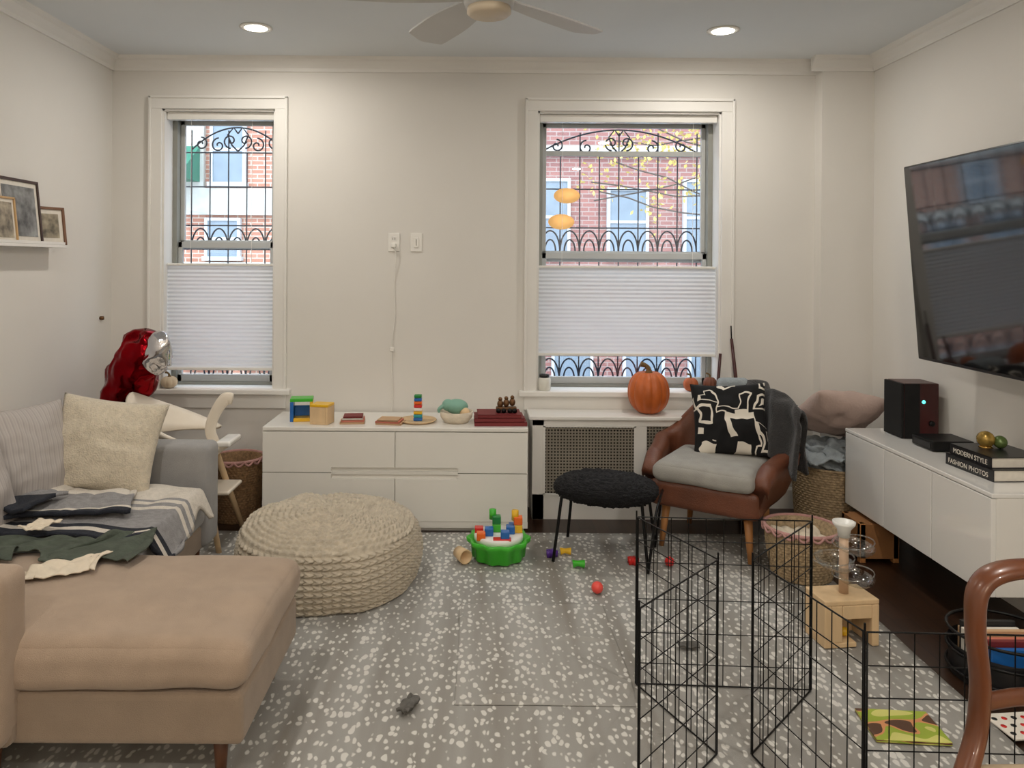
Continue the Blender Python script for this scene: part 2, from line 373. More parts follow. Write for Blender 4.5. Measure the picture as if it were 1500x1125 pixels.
prism('trim_4',crown(XR,-1),'y',YF,4.7,m_trim)
def base(u0,s): return [(u0,0),(u0,.13),(u0+s*.008,.13),(u0+s*.014,.115),(u0+s*.014,0)]
prism('baseboard_back',base(YB,-1),'x',XL,2.1,m_trim)
prism('baseboard_left',base(XL,1),'y',YF,YB,m_trim)
prism('baseboard_right',base(XR,-1),'y',YF,4.7,m_trim)
prism('baseboard_column',base(4.7,-1),'x',2.086,XR,m_trim)

# ---------------------------------------------------------------- windows
def spiral(cx,cz,r,turns,a0,sgn,y,n=26):
    return [(cx+r*(1-.85*t/n)*math.cos(a0+sgn*2*pi*turns*t/n),y,cz+r*(1-.85*t/n)*math.sin(a0+sgn*2*pi*turns*t/n)) for t in range(n+1)]
def window(name,x0,x1,rail0,rail1,shade_t,shade_b,bar=None):
    g=G(name)
    c=.078
    boxes('casing',[(x0-c,x0,YB-.020,YB,ZS,ZT+.0),(x1,x1+c,YB-.020,YB,ZS,ZT),(x0-c,x1+c,YB-.020,YB,ZT,ZT+c)],m_trim,g,.003)
    boxes('casing_backband',[(x0-c-.002,x0-c+.014,YB-.030,YB,ZS,ZT+c),(x1+c-.014,x1+c+.002,YB-.030,YB,ZS,ZT+c),(x0-c-.002,x1+c+.002,YB-.030,YB,ZT+c-.014,ZT+c+.002)],m_trim,g,.003)
    box('sill',x0-c-.03,x1+c+.03,YB-.06,4.95,ZS-.01,ZS+.022,m_trim,g,.006)
    box('apron',x0-c,x1+c,YB-.02,YB,ZS-.10,ZS-.01,m_trim,g,.004)
    j=.012
    boxes('jamb',[(x0,x0+j,YB,5.04,ZS,ZT),(x1-j,x1,YB,5.04,ZS,ZT),(x0,x1,YB,5.04,ZT-j,ZT)],m_trim,g)
    f=.03; a,b_=x0+j,x1-j; zt=ZT-j
    boxes('frame',[(a,a+f,4.93,5.02,ZS+.02,zt),(b_-f,b_,4.93,5.02,ZS+.02,zt),(a,b_,4.93,5.02,zt-.03,zt),(a,b_,4.93,5.03,ZS,ZS+.04)],m_winframe,g,.003)
    a+=f;b_-=f;zt-=.03; s=.028
    boxes('upper_sash',[(a,a+s,4.985,5.01,rail0,zt),(b_-s,b_,4.985,5.01,rail0,zt),(a,b_,4.985,5.01,zt-s,zt),(a,b_,4.985,5.01,rail0,rail1)],m_sash,g,.003)
    boxes('lower_sash',[(a,a+s,4.95,4.98,ZS+.04,rail1-.01),(b_-s,b_,4.95,4.98,ZS+.04,rail1-.01),(a,b_,4.95,4.98,rail1-.05,rail1-.01),(a,b_,4.95,4.98,ZS+.04,ZS+.085)],m_sash,g,.003)
    if bar: box('storm_bar',a,b_,4.99,5.02,bar-.016,bar+.016,m_sash,g,.002)
    box('glass_upper',a+.01,b_-.01,4.996,4.999,rail0,zt,m_glass,g)
    box('glass_lower',a+.01,b_-.01,4.964,4.967,ZS+.05,rail0+.01,m_glass,g)
    box('headrail',x0+.015,x1-.015,4.83,4.88,ZT-.06,ZT-.013,m_white,g,.004)
    v=[];fc=[];n=int((shade_t-shade_b)/.0125)
    for i in range(n+1):
        z=shade_b+(shade_t-shade_b)*i/n; y=4.845+(.009 if i%2 else 0)
        v+=[(x0+.016,y,z),(x1-.016,y,z)]
    for i in range(n): fc.append((2*i,2*i+1,2*i+3,2*i+2))
    mesh('shade_pleats',v,fc,m_shade,g,False)
    boxes('shade_rails',[(x0+.014,x1-.014,4.838,4.862,shade_t,shade_t+.016),(x0+.014,x1-.014,4.838,4.862,shade_b-.018,shade_b)],m_white,g,.004)
    curve('shade_cords',[[(x,4.85,shade_t),(x,4.85,ZT-.05)] for x in (x0+.16,x1-.16)],.0012,m_white,g)
    return g
window('window_1',*WL,1.60,1.655,1.49,.85)
window('window_2',*WR,1.53,1.60,1.49,.955,2.235)
def guard(name,x0,x1,n):
    g=G(name); y=5.17; S=[]; step=(x1-x0)/n
    for i in range(n+1): S.append([(x0+i*step,y,.5),(x0+i*step,y,2.25 if i%2 else 2.40)])
    for z in (.5,.74,.90,1.60,1.76,2.02,2.25): S.append([(x0-.06,y,z),(x1+.06,y,z)])
    curve('bars',S,.0045,m_iron,g)
    T=[]
    for z0 in (.74,1.60):
        for i in range(n):
            cx=x0+(i+.5)*step
            T.append([(cx+step*.5*math.cos(a*pi/12),y,z0+.14*math.sin(a*pi/12)) for a in range(13)])
            T.append([(cx+step*.28*math.cos(a*pi/12),y,z0+.08*math.sin(a*pi/12)) for a in range(13)])
    cx=(x0+x1)/2; W=(x1-x0)/2
    for s in (1,-1):
        T.append(spiral(cx+s*.05,2.33,.05,1.2,-pi/2,s,y))
        T.append(spiral(cx+s*W*.42,2.30,.05,1.3,pi/2,-s,y))
        T.append(spiral(cx+s*W*.8,2.31,.045,1.3,pi/2,s,y))
        T.append([(cx+s*(W*t),y,2.42-.15*t*t) for t in [i/14 for i in range(15)]])
        T.append([(cx,y,2.26),(cx+s*.04,y,2.30),(cx+s*.07,y,2.37),(cx+s*.03,y,2.42),(cx,y,2.38)])
    curve('scrolls',T,.0055,m_iron,g)
guard('window_guard',-1.93,-1.31,5)
guard('window_guard',.42,1.47,8)
g=G('window_lamp_reflection')  # lamp reflections on the pane, put in as glowing orange discs
ms_=M('reflection_orange',(250,195,125),.5,emit=(250,190,115),es=.6)
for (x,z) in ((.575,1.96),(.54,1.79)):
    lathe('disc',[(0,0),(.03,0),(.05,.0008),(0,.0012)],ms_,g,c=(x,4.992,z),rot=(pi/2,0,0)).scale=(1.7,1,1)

# ---------------------------------------------------------------- outside
box('street_ground',-14,16,5.2,13,-1.1,-.9,M('asphalt',(150,152,155),.9))
g=G('brick_building')
box('facade_left',-14,-1,13,13.5,-.9,11,m_brick2,g)
box('facade_right',-1,16,13,13.5,-.9,11,m_brick,g)
m_stone=M('limestone',(190,186,178),.8,var=.1)
m_dwin=M('dark_window_glass',(124,136,148),.15)
boxes('stone_bands',[(-14,-1,12.9,13,2.30,2.75),(-14,-1,12.88,13,1.35,1.50),(-1,16,12.9,13,1.25,1.38),(-4.98,-4.62,12.9,13,2.75,4.4),(-1,16,12.9,13,3.35,3.5)],m_stone,g)
WN=[];FR=[]
for cx,w,z0,z1 in [(-4.22,.5,2.85,3.95),(-5.6,.8,2.85,4.2),(-4.6,.6,-.2,1.25),(-3.6,.5,-.2,1.25),(-4.3,.5,1.6,2.2),(1.25,.5,1.7,2.9),(2.52,.6,1.7,2.75),(3.75,.5,1.7,2.9),(1.6,.6,-.4,1.1),(2.8,.6,-.4,1.1),(3.9,.6,-.4,1.1),(6,.8,1.7,3.1)]:
    WN.append((cx-w/2,cx+w/2,12.93,12.98,z0,z1))
    FR+= [(cx-w/2-.05,cx-w/2,12.9,13,z0-.06,z1+.05),(cx+w/2,cx+w/2+.05,12.9,13,z0-.06,z1+.05),(cx-w/2,cx+w/2,12.9,13,z1,z1+.05),(cx-w/2-.08,cx+w/2+.08,12.86,13,z0-.07,z0),(cx-w/2,cx+w/2,12.91,12.95,(z0+z1)/2-.025,(z0+z1)/2+.025)]
boxes('panes',WN,m_dwin,g);boxes('window_surrounds',FR,M('white_frames',(192,195,198),.6),g)
prism('awning',[(12.9,3.45),(12.2,3.0),(12.2,2.85),(12.9,2.85)],'x',-5.9,-4.68,M('green_canvas',(40,112,90),.8),g)
g=G('street_tree')
mb=M('bark',(84,74,68),.9,bump=.5);ml=M('yellow_leaves',(220,196,110),.7,var=.2)
sweep('trunk',[(4.4,9.2,-.9),(4.3,9.2,1.5),(4.2,9.2,3.4),(4.0,9.2,5)],[(.16,.16),(.13,.13),(.1,.1),(.05,.05)],mb,g,seg=12,up=(0,1,0))
BR=[]; rnd=random.Random(5); leafp=[]
for k in range(16):
    z=1.6+k*.18; p=Vector((4.2,9.2,z)); d=Vector((-1,rnd.uniform(-.3,.3),rnd.uniform(.0,.5)))
    pts=[tuple(p)]
    for q in range(8):
        d=(d+Vector((rnd.uniform(-.1,.1),rnd.uniform(-.3,.3),rnd.uniform(-.3,.25)))).normalized(); p=p+d*.36; pts.append(tuple(p))
        if p.z>2.6 or rnd.random()<.2: leafp.append(p.copy())
    BR.append(pts)
curve('branches',BR,.009,mb,g)
v=[];f=[]
for p in leafp:
    for q in range(24):
        c=p+Vector([rnd.gauss(0,.14) for _ in range(3)]); a=Vector([rnd.gauss(0,1) for _ in range(3)]).normalized(); b2=a.cross(Vector((.3,.5,.8))).normalized()
        i=len(v); v+=[c+a*.035,c+b2*.022,c-a*.035,c-b2*.022]; f.append((i,i+1,i+2,i+3))
mesh('leaves',v,f,ml,g,False)

# ---------------------------------------------------------------- ceiling lights & fan
LIGHTCOL=(1,.94,.86)
def downlight(x,y,p,nm='recessed_light'):
    g=G(nm,(x,y,ZC))
    open_lathe('trim_ring',[(.062,-.001),(.085,-.001),(.088,-.006),(.062,-.009),(.062,-.001)],m_white,g)
    lathe('lens',[(0,-.001),(.062,-.002),(.055,-.010),(0,-.014)],m_lamp,g)
    l=bpy.data.lights.new('bulb','AREA'); l.shape='DISK'; l.size=.11; l.energy=p; l.color=LIGHTCOL
    o=bpy.data.objects.new('bulb',l); bpy.context.scene.collection.objects.link(o); o.parent=g; o.location=(0,0,-.018)
for x,y,p in ((-1.21,4.16,9),(1.32,4.16,9),(-1.2,2.0,13),(1.3,2.0,15),(-1.2,-.2,16),(1.3,-.2,19)): downlight(x,y,p)
g=G('fill_globe',(0.1,-1.1,2.15))  # added unseen globe, soft frontal fill from behind the camera
cyl('added_cord',(0,0,.18),(0,0,ZC-2.15),.006,.006,m_black,g)
sphere('added_globe',(0,0,0),.18,M('fill_glow',(250,240,220),.4,emit=(255,233,207),es=33),g)
g=G('ceiling_fan',(.035,2.83,.03))
lathe('canopy',[(.0,2.76),(.07,2.76),(.068,2.71),(.03,2.69),(.0,2.69)],m_fan,g)
cyl('downrod',(0,0,2.70),(0,0,2.54),.014,.014,m_fan,g)
lathe('motor',[(0,2.55),(.05,2.55),(.09,2.52),(.095,2.46),(.088,2.43),(0,2.43)],m_fan,g)
lathe('light_ring',[(0,2.43),(.080,2.43),(.082,2.41),(.07,2.40),(0,2.395)],M('fan_light',(212,198,175),.4),g)
for k in range(5):
    a=math.radians(117+72*k); n=14; v=[];f=[]
    for i in range(n+1):
        t=i/n; r_=.07+.57*t; w=.04+.04*math.sin(min(1,t*1.6)*pi/2)
        if t>.9: w*=math.sqrt(max(0.02,1-((t-.9)/.1)**2))
        for s in (-1,1):
            v+= [(r_,s*w,2.478+s*w*.2),(r_,s*w,2.470+s*w*.2)]
    for i in range(n):
        q=4*i; f+=[(q,q+2,q+6,q+4),(q+1,q+5,q+7,q+3),(q,q+4,q+5,q+1),(q+2,q+3,q+7,q+6)]
    f+=[(0,1,3,2),(4*n,4*n+2,4*n+3,4*n+1)]
    mesh('blade_%d'%(k+1),v,f,m_fan,g,False,rot=(0,0,a))

# ---------------------------------------------------------------- rug
def wavy_sheet(name,x0,x1,y0,y1,z,th,mat,amp=.003,n=60,lift=None):
    v=[];f=[]
    for i in range(n+1):
        for j in range(n+1):
            x=x0+(x1-x0)*i/n;y=y0+(y1-y0)*j/n
            e=0.01*noise.noise(Vector((x*3,y*3,4)))
            zz=z+amp*abs(noise.noise(Vector((x*3,y*5,0))))
            if lift: zz+=lift(x,y)
            v.append((x+e,y+e,zz))
    for i in range(n):
        for j in range(n):
            a=i*(n+1)+j; f.append((a,a+n+1,a+n+2,a+1))
    o=mesh(name,v,f,mat); s=o.modifiers.new('t','SOLIDIFY'); s.thickness=th; s.offset=-1; return o
wavy_sheet('area_rug',-1.75,1.71,.9,4.30,.010,.010,m_rug,.002)
def lift(x,y):
    z=0
    for (cx,cy,w,l) in ((.14,2.66,.014,.12),(.42,3.08,.012,.09),(-.05,3.25,.03,.02),(.53,2.74,.02,.03),(.25,3.36,.012,.1)):
        z+=.013*math.exp(-((y-cy-.012*math.sin(x*20))/w)**2-((x-cx)/l)**2)
    return z
wavy_sheet('play_mat',-.07,.56,2.62,3.40,.0128,.0008,m_mat,.002,90,lift)

# ---------------------------------------------------------------- dresser
g=G('white_dresser')
dx0,dx1,dyf=-1.21,.29,4.33
box('carcass',dx0,dx1,dyf+.02,4.78,.035,.566,m_white,g,.003)
box('top',dx0,dx1,dyf,4.78,.566,.588,m_white,g,.004)
cxm=(dx0+dx1)/2; nx0,nx1=cxm-.36,cxm+.355
boxes('drawer_fronts',[(dx0+.003,cxm-.002,dyf,dyf+.02,.362,.562),(cxm+.002,dx1-.003,dyf,dyf+.02,.362,.562),
 (dx0+.003,nx0,dyf,dyf+.02,.334,.362),(nx1,dx1-.003,dyf,dyf+.02,.334,.362),
 (dx0+.003,cxm-.002,dyf,dyf+.02,.060,.298),(cxm+.002,dx1-.003,dyf,dyf+.02,.060,.298),
 (dx0+.003,nx0,dyf,dyf+.02,.298,.329),(nx1,dx1-.003,dyf,dyf+.02,.298,.329)],m_white,g)
boxes('handle_lips',[(nx0,nx1,dyf+.006,dyf+.02,.322,.340)],m_white,g)
boxes('plinth',[(dx0+.02,dx1-.02,dyf+.03,4.74,0,.04),(dx0,dx1,dyf+.004,dyf+.02,.022,.058)],m_white,g)
ZD=.588
g=G('toy_box_frame',(-1.03,4.52,ZD),(0,0,.15))
boxes('green',[(-.065,.065,-.05,.05,.115,.135)],m_plastic['green'],g,.003)
boxes('blue',[(-.065,-.045,-.05,.05,0,.115),(-.045,.065,.03,.05,.02,.08)],m_plastic['blue'],g,.003)
boxes('yellow',[(-.045,.065,-.05,.05,0,.02),(.048,.065,-.05,.05,.02,.115)],m_plastic['yellow'],g,.003)
g=G('wooden_toy_cube',(-.895,4.44,ZD),(0,0,-.2))
boxes('sides',[(-.055,-.04,-.05,.05,0,.10),(.04,.055,-.05,.05,0,.10),(-.055,.055,.035,.05,0,.10),(-.04,.04,-.05,.05,0,.012)],m_beech,g,.003)
box('lid',-.055,.055,-.05,.05,.10,.115,m_plastic['yellow'],g,.003)
box('front_panel',-.04,.04,-.05,-.04,.012,.10,m_beech,g)
def bookstack(name,loc,rz,specs):
    g=G(name,loc,(0,0,rz)); z=0
    for i,(w,d,h,m) in enumerate(specs):
        ox=random.uniform(-.006,.006)
        boxes('cover_%d'%i,[(-w/2+ox,w/2+ox,-d/2,d/2,z,z+.003),(-w/2+ox,w/2+ox,-d/2,d/2,z+h-.003,z+h),(-w/2+ox,w/2+ox,-d/2,-d/2+.003,z,z+h)],m,g)
        box('pages_%d'%i,-w/2+.004+ox,w/2-.004+ox,-d/2+.003,d/2-.005,z+.003,z+h-.003,m_paper,g)
        z+=h
    return g
m_wb=M('coral_book',(204,120,98),.6);m_wb2=M('tan_book',(200,164,126),.6)
bookstack('board_book_stack',(-.72,4.47,ZD),.1,[(.14,.12,.012,m_wb2),(.13,.12,.012,m_wb),(.12,.11,.010,m_paper),(.11,.11,.008,m_redbook)])
bookstack('board_book_stack',(-.50,4.45,ZD),-.15,[(.15,.12,.010,m_wb2),(.14,.12,.010,m_wb),(.12,.11,.008,m_wb2)])
g=G('wooden_plate',(-.345,4.5,ZD)); lathe('plate',[(0,0),(.09,0),(.11,.012),(.108,.016),(.088,.006),(0,.006)],m_beech,g)
g=G('stacking_ring_toy',(-.345,4.5,ZD+.006))
for i,c in enumerate(['blue','teal','yellow','white','red','orange','blue','dgreen']):
    w=.026-.0006*i; boxes('block_%d'%i,[(-w,w,-w,w,.002+i*.019,.0195+i*.019)],m_plastic[c],g,.004)
g=G('toy_bowl',(-.12,4.5,ZD)); lathe('bowl',[(0,0),(.07,0),(.092,.03),(.098,.065),(.093,.065),(.086,.03),(.065,.008),(0,.008)],m_creamcloth,g)
sphere('mint_elephant_body',(0,0,.09),.055,m_mint,g,(1.25,1,.8)); sphere('mint_elephant_head',(-.05,-.01,.10),.035,m_mint,g); sphere('wood_ball',(.05,-.03,.06),.03,m_beech,g)
sweep('mint_trunk',[(-.07,-.02,.10),(-.1,-.03,.08),(-.1,-.03,.06)],[(.014,.014),(.01,.01),(.007,.007)],m_mint,g,seg=10,up=(0,1,0))
bookstack('red_book_stack',(.13,4.48,ZD),0.03,[(.30,.20,.022,m_redbook),(.285,.19,.022,m_redbook),(.25,.18,.02,m_redbook)])
g=G('toy_figure_car',(.17,4.46,ZD+.064))
box('body',-.06,.06,-.02,.02,.015,.035,m_bronze,g,.006)
for i,x in enumerate((-.045,-.015,.02,.048)):
    cyl('wheel_%d'%i,(x,-.026,.014),(x,.026,.014),.014,.014,m_black,g,16)
for i,(x,z) in enumerate(((-.035,.05),(.0,.055),(.035,.06))):
    sphere('figure_%d'%i,(x,0,z),.018,m_bronze,g,(1,1,1.3)); sphere('head_%d'%i,(x,0,z+.028),.012,m_bronze,g)

def outlet(name,x,z,kind):
    g=G(name,(x,YB,z)); box('plate',-.036,.036,-.007,0,-.058,.058,m_white,g,.003)
    if kind:
        boxes('sockets',[(-.017,.017,-.009,-.006,.008,.036),(-.017,.017,-.009,-.006,-.036,-.008)],m_trim,g,.002)
        box('plug',-.014,.014,-.035,-.006,-.034,-.008,m_white,g,.004)
        boxes('slots',[(-.008,-.005,-.0095,-.0088,.015,.028),(.005,.008,-.0095,-.0088,.015,.028)],m_black,g)
    else:
        box('rocker',-.016,.016,-.012,-.006,-.033,.033,m_white,g,.003)
        boxes('slots',[(-.002,.002,-.0125,-.0115,-.02,.02)],m_gap,g)
outlet('wall_outlet',-.525,1.645,True); outlet('light_switch',-.385,1.645,False)
g=G('power_cord'); curve('cable',[[(-.525,YB-.03,1.625),(-.51,YB-.02,1.56),(-.522,YB-.006,1.40),(-.515,YB-.006,1.2),(-.535,YB-.006,.98),(-.528,YB-.006,.75),(-.53,YB-.012,.59)]],.003,m_white,g,smoothc=True)
box('inline_switch',-.545,-.520,YB-.02,YB-.002,.965,.99,m_white,g,.003)

# ---------------------------------------------------------------- radiator cover
g=G('radiator_cover')
rx0,rx1,ry=.33,1.62,4.56
box('top_shelf',rx0-.02,rx1+.02,ry-.02,4.785,.592,.614,m_trim,g,.005)
fr=[(rx0,rx0+.07,ry,ry+.02,0,.592),(rx1-.07,rx1,ry,ry+.02,0,.592),(rx0,rx1,ry,ry+.02,.555,.592),(rx0,rx1,ry,ry+.02,0,.15),(.94,1.01,ry,ry+.02,.15,.555)]
boxes('front_frame',fr,m_trim,g,.002)
boxes('sides',[(rx0,rx0+.02,ry+.02,4.78,0,.592),(rx1-.02,rx1,ry+.02,4.78,0,.592)],m_trim,g)
bars=[]
for a,b_ in ((.40,.94),(1.01,1.55)):
    n=int((b_-a)/.018)
    for i in range(n+1): x=a+(b_-a)*i/n; bars.append((x-.004,x+.004,ry+.008,ry+.011,.15,.555))
    for i in range(23): z=.15+.405*i/22; bars.append((a,b_,ry+.006,ry+.009,z-.004,z+.004))
boxes('grille',bars,m_grille,g)
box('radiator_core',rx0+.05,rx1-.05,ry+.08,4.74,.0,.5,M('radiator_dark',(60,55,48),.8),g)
boxes('panel_moulding',[(.395,.945,ry-.006,ry,.548,.56),(.395,.945,ry-.006,ry,.144,.156),(.395,.407,ry-.006,ry,.15,.555),(.933,.945,ry-.006,ry,.15,.555)],m_trim,g)
pumpkin('orange_pumpkin',(1.04,4.66,.614),.125,.26,m_pumpkin,m_stem,12,.06,.016)
pumpkin('mini_pumpkin',(1.335,4.80,.727),.046,.085,m_pump2,m_stem,8,.03,.006)
pumpkin('mini_pumpkin',(1.455,4.80,.727),.042,.09,M('brown_gourd',(120,70,50),.5),m_stem,8,.03,.006)
pumpkin('white_pumpkin',(-1.92,4.79,.727),.05,.075,m_wpump,m_stem,8,.03,.007)
g=G('candle_jar',(.42,4.80,.727)); lathe('jar',[(0,0),(.036,0),(.04,.01),(.04,.07),(.03,.08),(0,.08)],M('jar_glass',(222,220,210),.15),g); lathe('lid',[(0,.08),(.03,.08),(.032,.10),(0,.102)],m_tvframe,g)

# ---------------------------------------------------------------- sofa
g=G('sectional_sofa')
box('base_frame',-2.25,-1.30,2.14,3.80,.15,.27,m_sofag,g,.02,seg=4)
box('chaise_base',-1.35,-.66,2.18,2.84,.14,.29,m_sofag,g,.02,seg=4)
softbox('back_rest',-2.26,-2.04,2.12,3.80,.27,.76,.05,m_sofa,g,wob=.004)
softbox('arm_far',-2.25,-1.27,3.63,3.80,.16,.645,.035,m_sofac,g,wob=.003)
softbox('arm_near',-2.25,-1.30,2.10,2.24,.16,.645,.035,m_sofa,g,wob=.003)
softbox('seat_cushion',-2.06,-1.27,2.86,3.63,.27,.43,.045,m_sofac,g,puff=.02,wob=.006)
softbox('chaise_cushion',-2.06,-.645,2.165,2.86,.290,.432,.055,m_sofa,g,puff=.028,wob=.010,n=30)
for i,(x,y) in enumerate(((-.74,2.24),(-.74,2.78),(-1.36,3.72),(-2.2,2.2),(-2.2,3.72),(-1.4,2.24))):
    cyl('leg_%d'%(i+1),(x,y,.155),(x+.0,y,0.012 if x>-1.7 else 0),.024,.014,m_legwood,g)
g=G('striped_pillow'); pillow('case',.44,.44,.16,m_stripe,g,loc=(-1.955,3.30,.675),rot=(math.radians(-16),0,math.radians(62)),seed=2)
g=G('boucle_pillow'); pillow('case',.47,.43,.17,m_cream,g,loc=(-1.69,3.50,.678),rot=(math.radians(-20),math.radians(8),math.radians(8)),seed=5)
g=G('grey_pillow'); pillow('case',.44,.44,.15,m_stripe,g,loc=(-1.96,2.93,.65),rot=(math.radians(-18),0,math.radians(80)),seed=8)
def seatz(x,y):
    z=.455
    if x>-1.27: z-= min(.12,(x+1.27)*2.2)
    return z
g=G('striped_blanket')
MM=[m_navy,m_cknit,m_gknit]
cloth('sheet_lower',g,MM,-1.93,-1.21,2.93,3.54,seatz,.016,5,80,.05,1,.014,bands=[(.07,0),(.12,1),(.17,0),(.48,2),(.53,1),(.57,2),(.63,1),(.66,2),(1,1)],rag=.4)
cloth('sheet_folded',g,MM,-1.94,-1.44,3.06,3.36,lambda x,y:seatz(x,y)+.035,.020,6,60,.06,7,.016,rz=.12,bands=[(.10,0),(.16,1),(.22,2),(.8,2),(1,1)],rag=.4)
cloth('corner_fold',g,MM,-2.00,-1.74,3.02,3.26,lambda x,y:seatz(x,y)+.06,.02,6,40,.05,17,.016,rz=-.2,bands=[(.75,0),(1,2)],rag=.4)
g=G('sage_shirt'); cloth('body',g,m_greencloth,-1.76,-1.20,2.68,2.92,lambda x,y:.462,.032,8,70,.14,3,.004,rag=.6)
cloth('sleeve',g,m_greencloth,-1.95,-1.68,2.66,2.80,lambda x,y:.462,.026,10,40,.08,13,.004,rz=.5)
g=G('baby_onesie'); cloth('body',g,m_creamcloth,-1.50,-1.24,2.53,2.66,lambda x,y:.468,.028,10,50,.10,4,.004,rz=.15,rag=.6)
cloth('sleeve',g,m_creamcloth,-1.60,-1.46,2.50,2.60,lambda x,y:.466,.022,12,30,.06,24,.004)
cloth('leg',g,m_creamcloth,-1.70,-1.60,2.84,3.0,lambda x,y:.50,.02,12,30,.04,14,.004)

# ---------------------------------------------------------------- knitted pouf
g=G('knitted_pouf',(-.70,3.66,.012))
prof=[]
R,Hh=.420,.305; N=190
for i in range(N+1):
    t=i/N
    if t<.5:
        u=t/.5; z=(Hh-.05)*u; r_=R*(.93+.07*math.sin(u*pi*.85+.15)); prof.append((r_,z,0))
    else:
        u=(t-.5)/.5
        r_=R*.958*(1-u)
        z=Hh-.05+.046*math.sin(min(1,u*3.2)*pi/2)+.012*u; prof.append((r_,z,1))
acc=[0]
for i in range(N): acc.append(acc[-1]+math.hypot(prof[i+1][0]-prof[i][0],prof[i+1][1]-prof[i][1]))
def kd(r_,z,a,i):
    s=acc[i]; row=s/.0285; ri=math.floor(row); fr_=row-ri
    nst=66 if r_>.26 else (44 if r_>.13 else 22)
    ph=a*nst/(2*pi)+ .6*abs(fr_-.5)*2
    st=abs(math.sin(ph*pi))
    d=.019*(math.sin(fr_*pi)**.6)*(0.15+.85*st**.6)
    bump_=.016*noise.noise(Vector((math.cos(a)*2,math.sin(a)*2,z*4)))+.014*noise.noise(Vector((math.cos(a)*r_*9,math.sin(a)*r_*9,1)))
    k=min(1,r_/.05)
    if prof[i][2]==0: return (r_+d+bump_,z)
    return (r_+ (d*.3 if r_>.05 else 0),z+(d*.8+bump_)*k)
lathe('knit_cover',[(p[0],p[1]) for p in prof],m_knit,g,seg=620,disp=kd)

# ---------------------------------------------------------------- baskets
def basket(name,loc,r0,r1,h,mat,rim=None,row=.014,nst=40):
    g=G(name,loc); n=int(h/row*5)
    def wd(r_,z,a,i):
        ri=math.floor(z/row); f_=z/row-ri
        return (r_+.006*math.sin(f_*pi)*(.5+.5*math.sin(a*nst+(pi if ri%2 else 0))),z)
    prof=[(r0+(r1-r0)*math.sin(i/n*pi/2),h*i/n) for i in range(n+1)]
    open_lathe('weave',prof,mat,g,seg=200,disp=wd)
    open_lathe('lining',[(.001,.012),(r0-.02,.012),(r1-.016,h-.003),(r1+.002,h)],mat,g,seg=48)
    if rim:
        curve('rim',[[((r1+.004)*math.cos(a*pi/32),(r1+.004)*math.sin(a*pi/32),h) for a in range(64)]],.009,rim,g,cyclic=True)
        S=[]
        k=18
        for i in range(k):
            a0=2*pi*i/k
            S.append([((r1+.012)*math.cos(a0+2*pi/k*t/8),(r1+.012)*math.sin(a0+2*pi/k*t/8),h+.002-.022*math.sin(pi*t/8)) for t in range(9)])
        curve('scallops',S,.006,rim,g)
    else:
        curve('rim',[[((r1+.003)*math.cos(a*pi/32),(r1+.003)*math.sin(a*pi/32),h) for a in range(64)]],.008,mat,g,cyclic=True)
    return g
g=basket('storage_basket',(1.585,3.74,.014),.135,.168,.235,m_wicker,m_pink)
cloth('liner',g,m_creamcloth,-.11,.11,-.11,.11,lambda x,y:.17,.03,12,30,.02,3,.004)
g=basket('toy_basket',(-1.42,4.56,0),.13,.15,.36,m_wicker2,m_pink)
g=basket('laundry_basket',(2.06,4.46,0),.19,.21,.37,m_wicker)
sphere('blanket_pile',(0,0,.40),.19,m_greythrow,g,(1,1,.55),.5,12,5)
cloth('blanket_fold',g,m_greythrow,-.20,.18,-.2,.1,lambda x,y:.46-.9*(x*x+y*y),.05,10,50,.05,5,.01)
g=G('pink_cushion'); pillow('case',.46,.40,.20,m_pinkcloth,g,loc=(2.08,4.44,.665),rot=(math.radians(52),math.radians(8),math.radians(8)),seed=4)

# ---------------------------------------------------------------- high chair
g=G('high_chair',(-1.55,4.18,0))
m_hc=M('highchair_plastic',(236,226,210),.45,var=.04)
for i,(sx_,sy_) in enumerate(((-1,-1),(1,-1),(-1,1),(1,1))):
    cyl('leg_%d'%(i+1),(sx_*.08,sy_*.09,.52),(sx_*.22,sy_*.20,0),.019,.014,m_beech,g)
softbox('seat',-.17,.16,-.15,.15,.47,.51,.02,m_hc,g)
v=[];f=[];n=28
for i in range(n+1):
    a=math.radians(70+220*i/n); t=abs(i/n-.5)*2
    top=.80-.24*t**1.2
    for k in range(5):
        q=k/4; z=.56+(top-.56)*q; rr=.19+.07*q
        v.append((rr*math.cos(a)*1.2-.03,rr*math.sin(a),z))
for i in range(n):
    for k in range(4):
        a=i*5+k; f.append((a,a+5,a+6,a+1))
o=mesh('backrest',v,f,m_hc,g); s=o.modifiers.new('t','SOLIDIFY'); s.thickness=.018
sweep('front_post',[(.14,0,.50),(.10,0,.60),(.13,0,.70),(.18,0,.77),(.22,0,.77)],[(.03,.012),(.03,.012),(.03,.014),(.035,.014),(.03,.012)],m_hc,g,up=(0,1,0))
softbox('footrest',.06,.24,-.12,.12,.28,.30,.01,m_hc,g)
box('footrest_post',.10,.13,-.02,.02,.29,.5,m_hc,g,.004)
softbox('tray_clip',.16,.24,-.10,.10,.53,.56,.012,m_white,g)

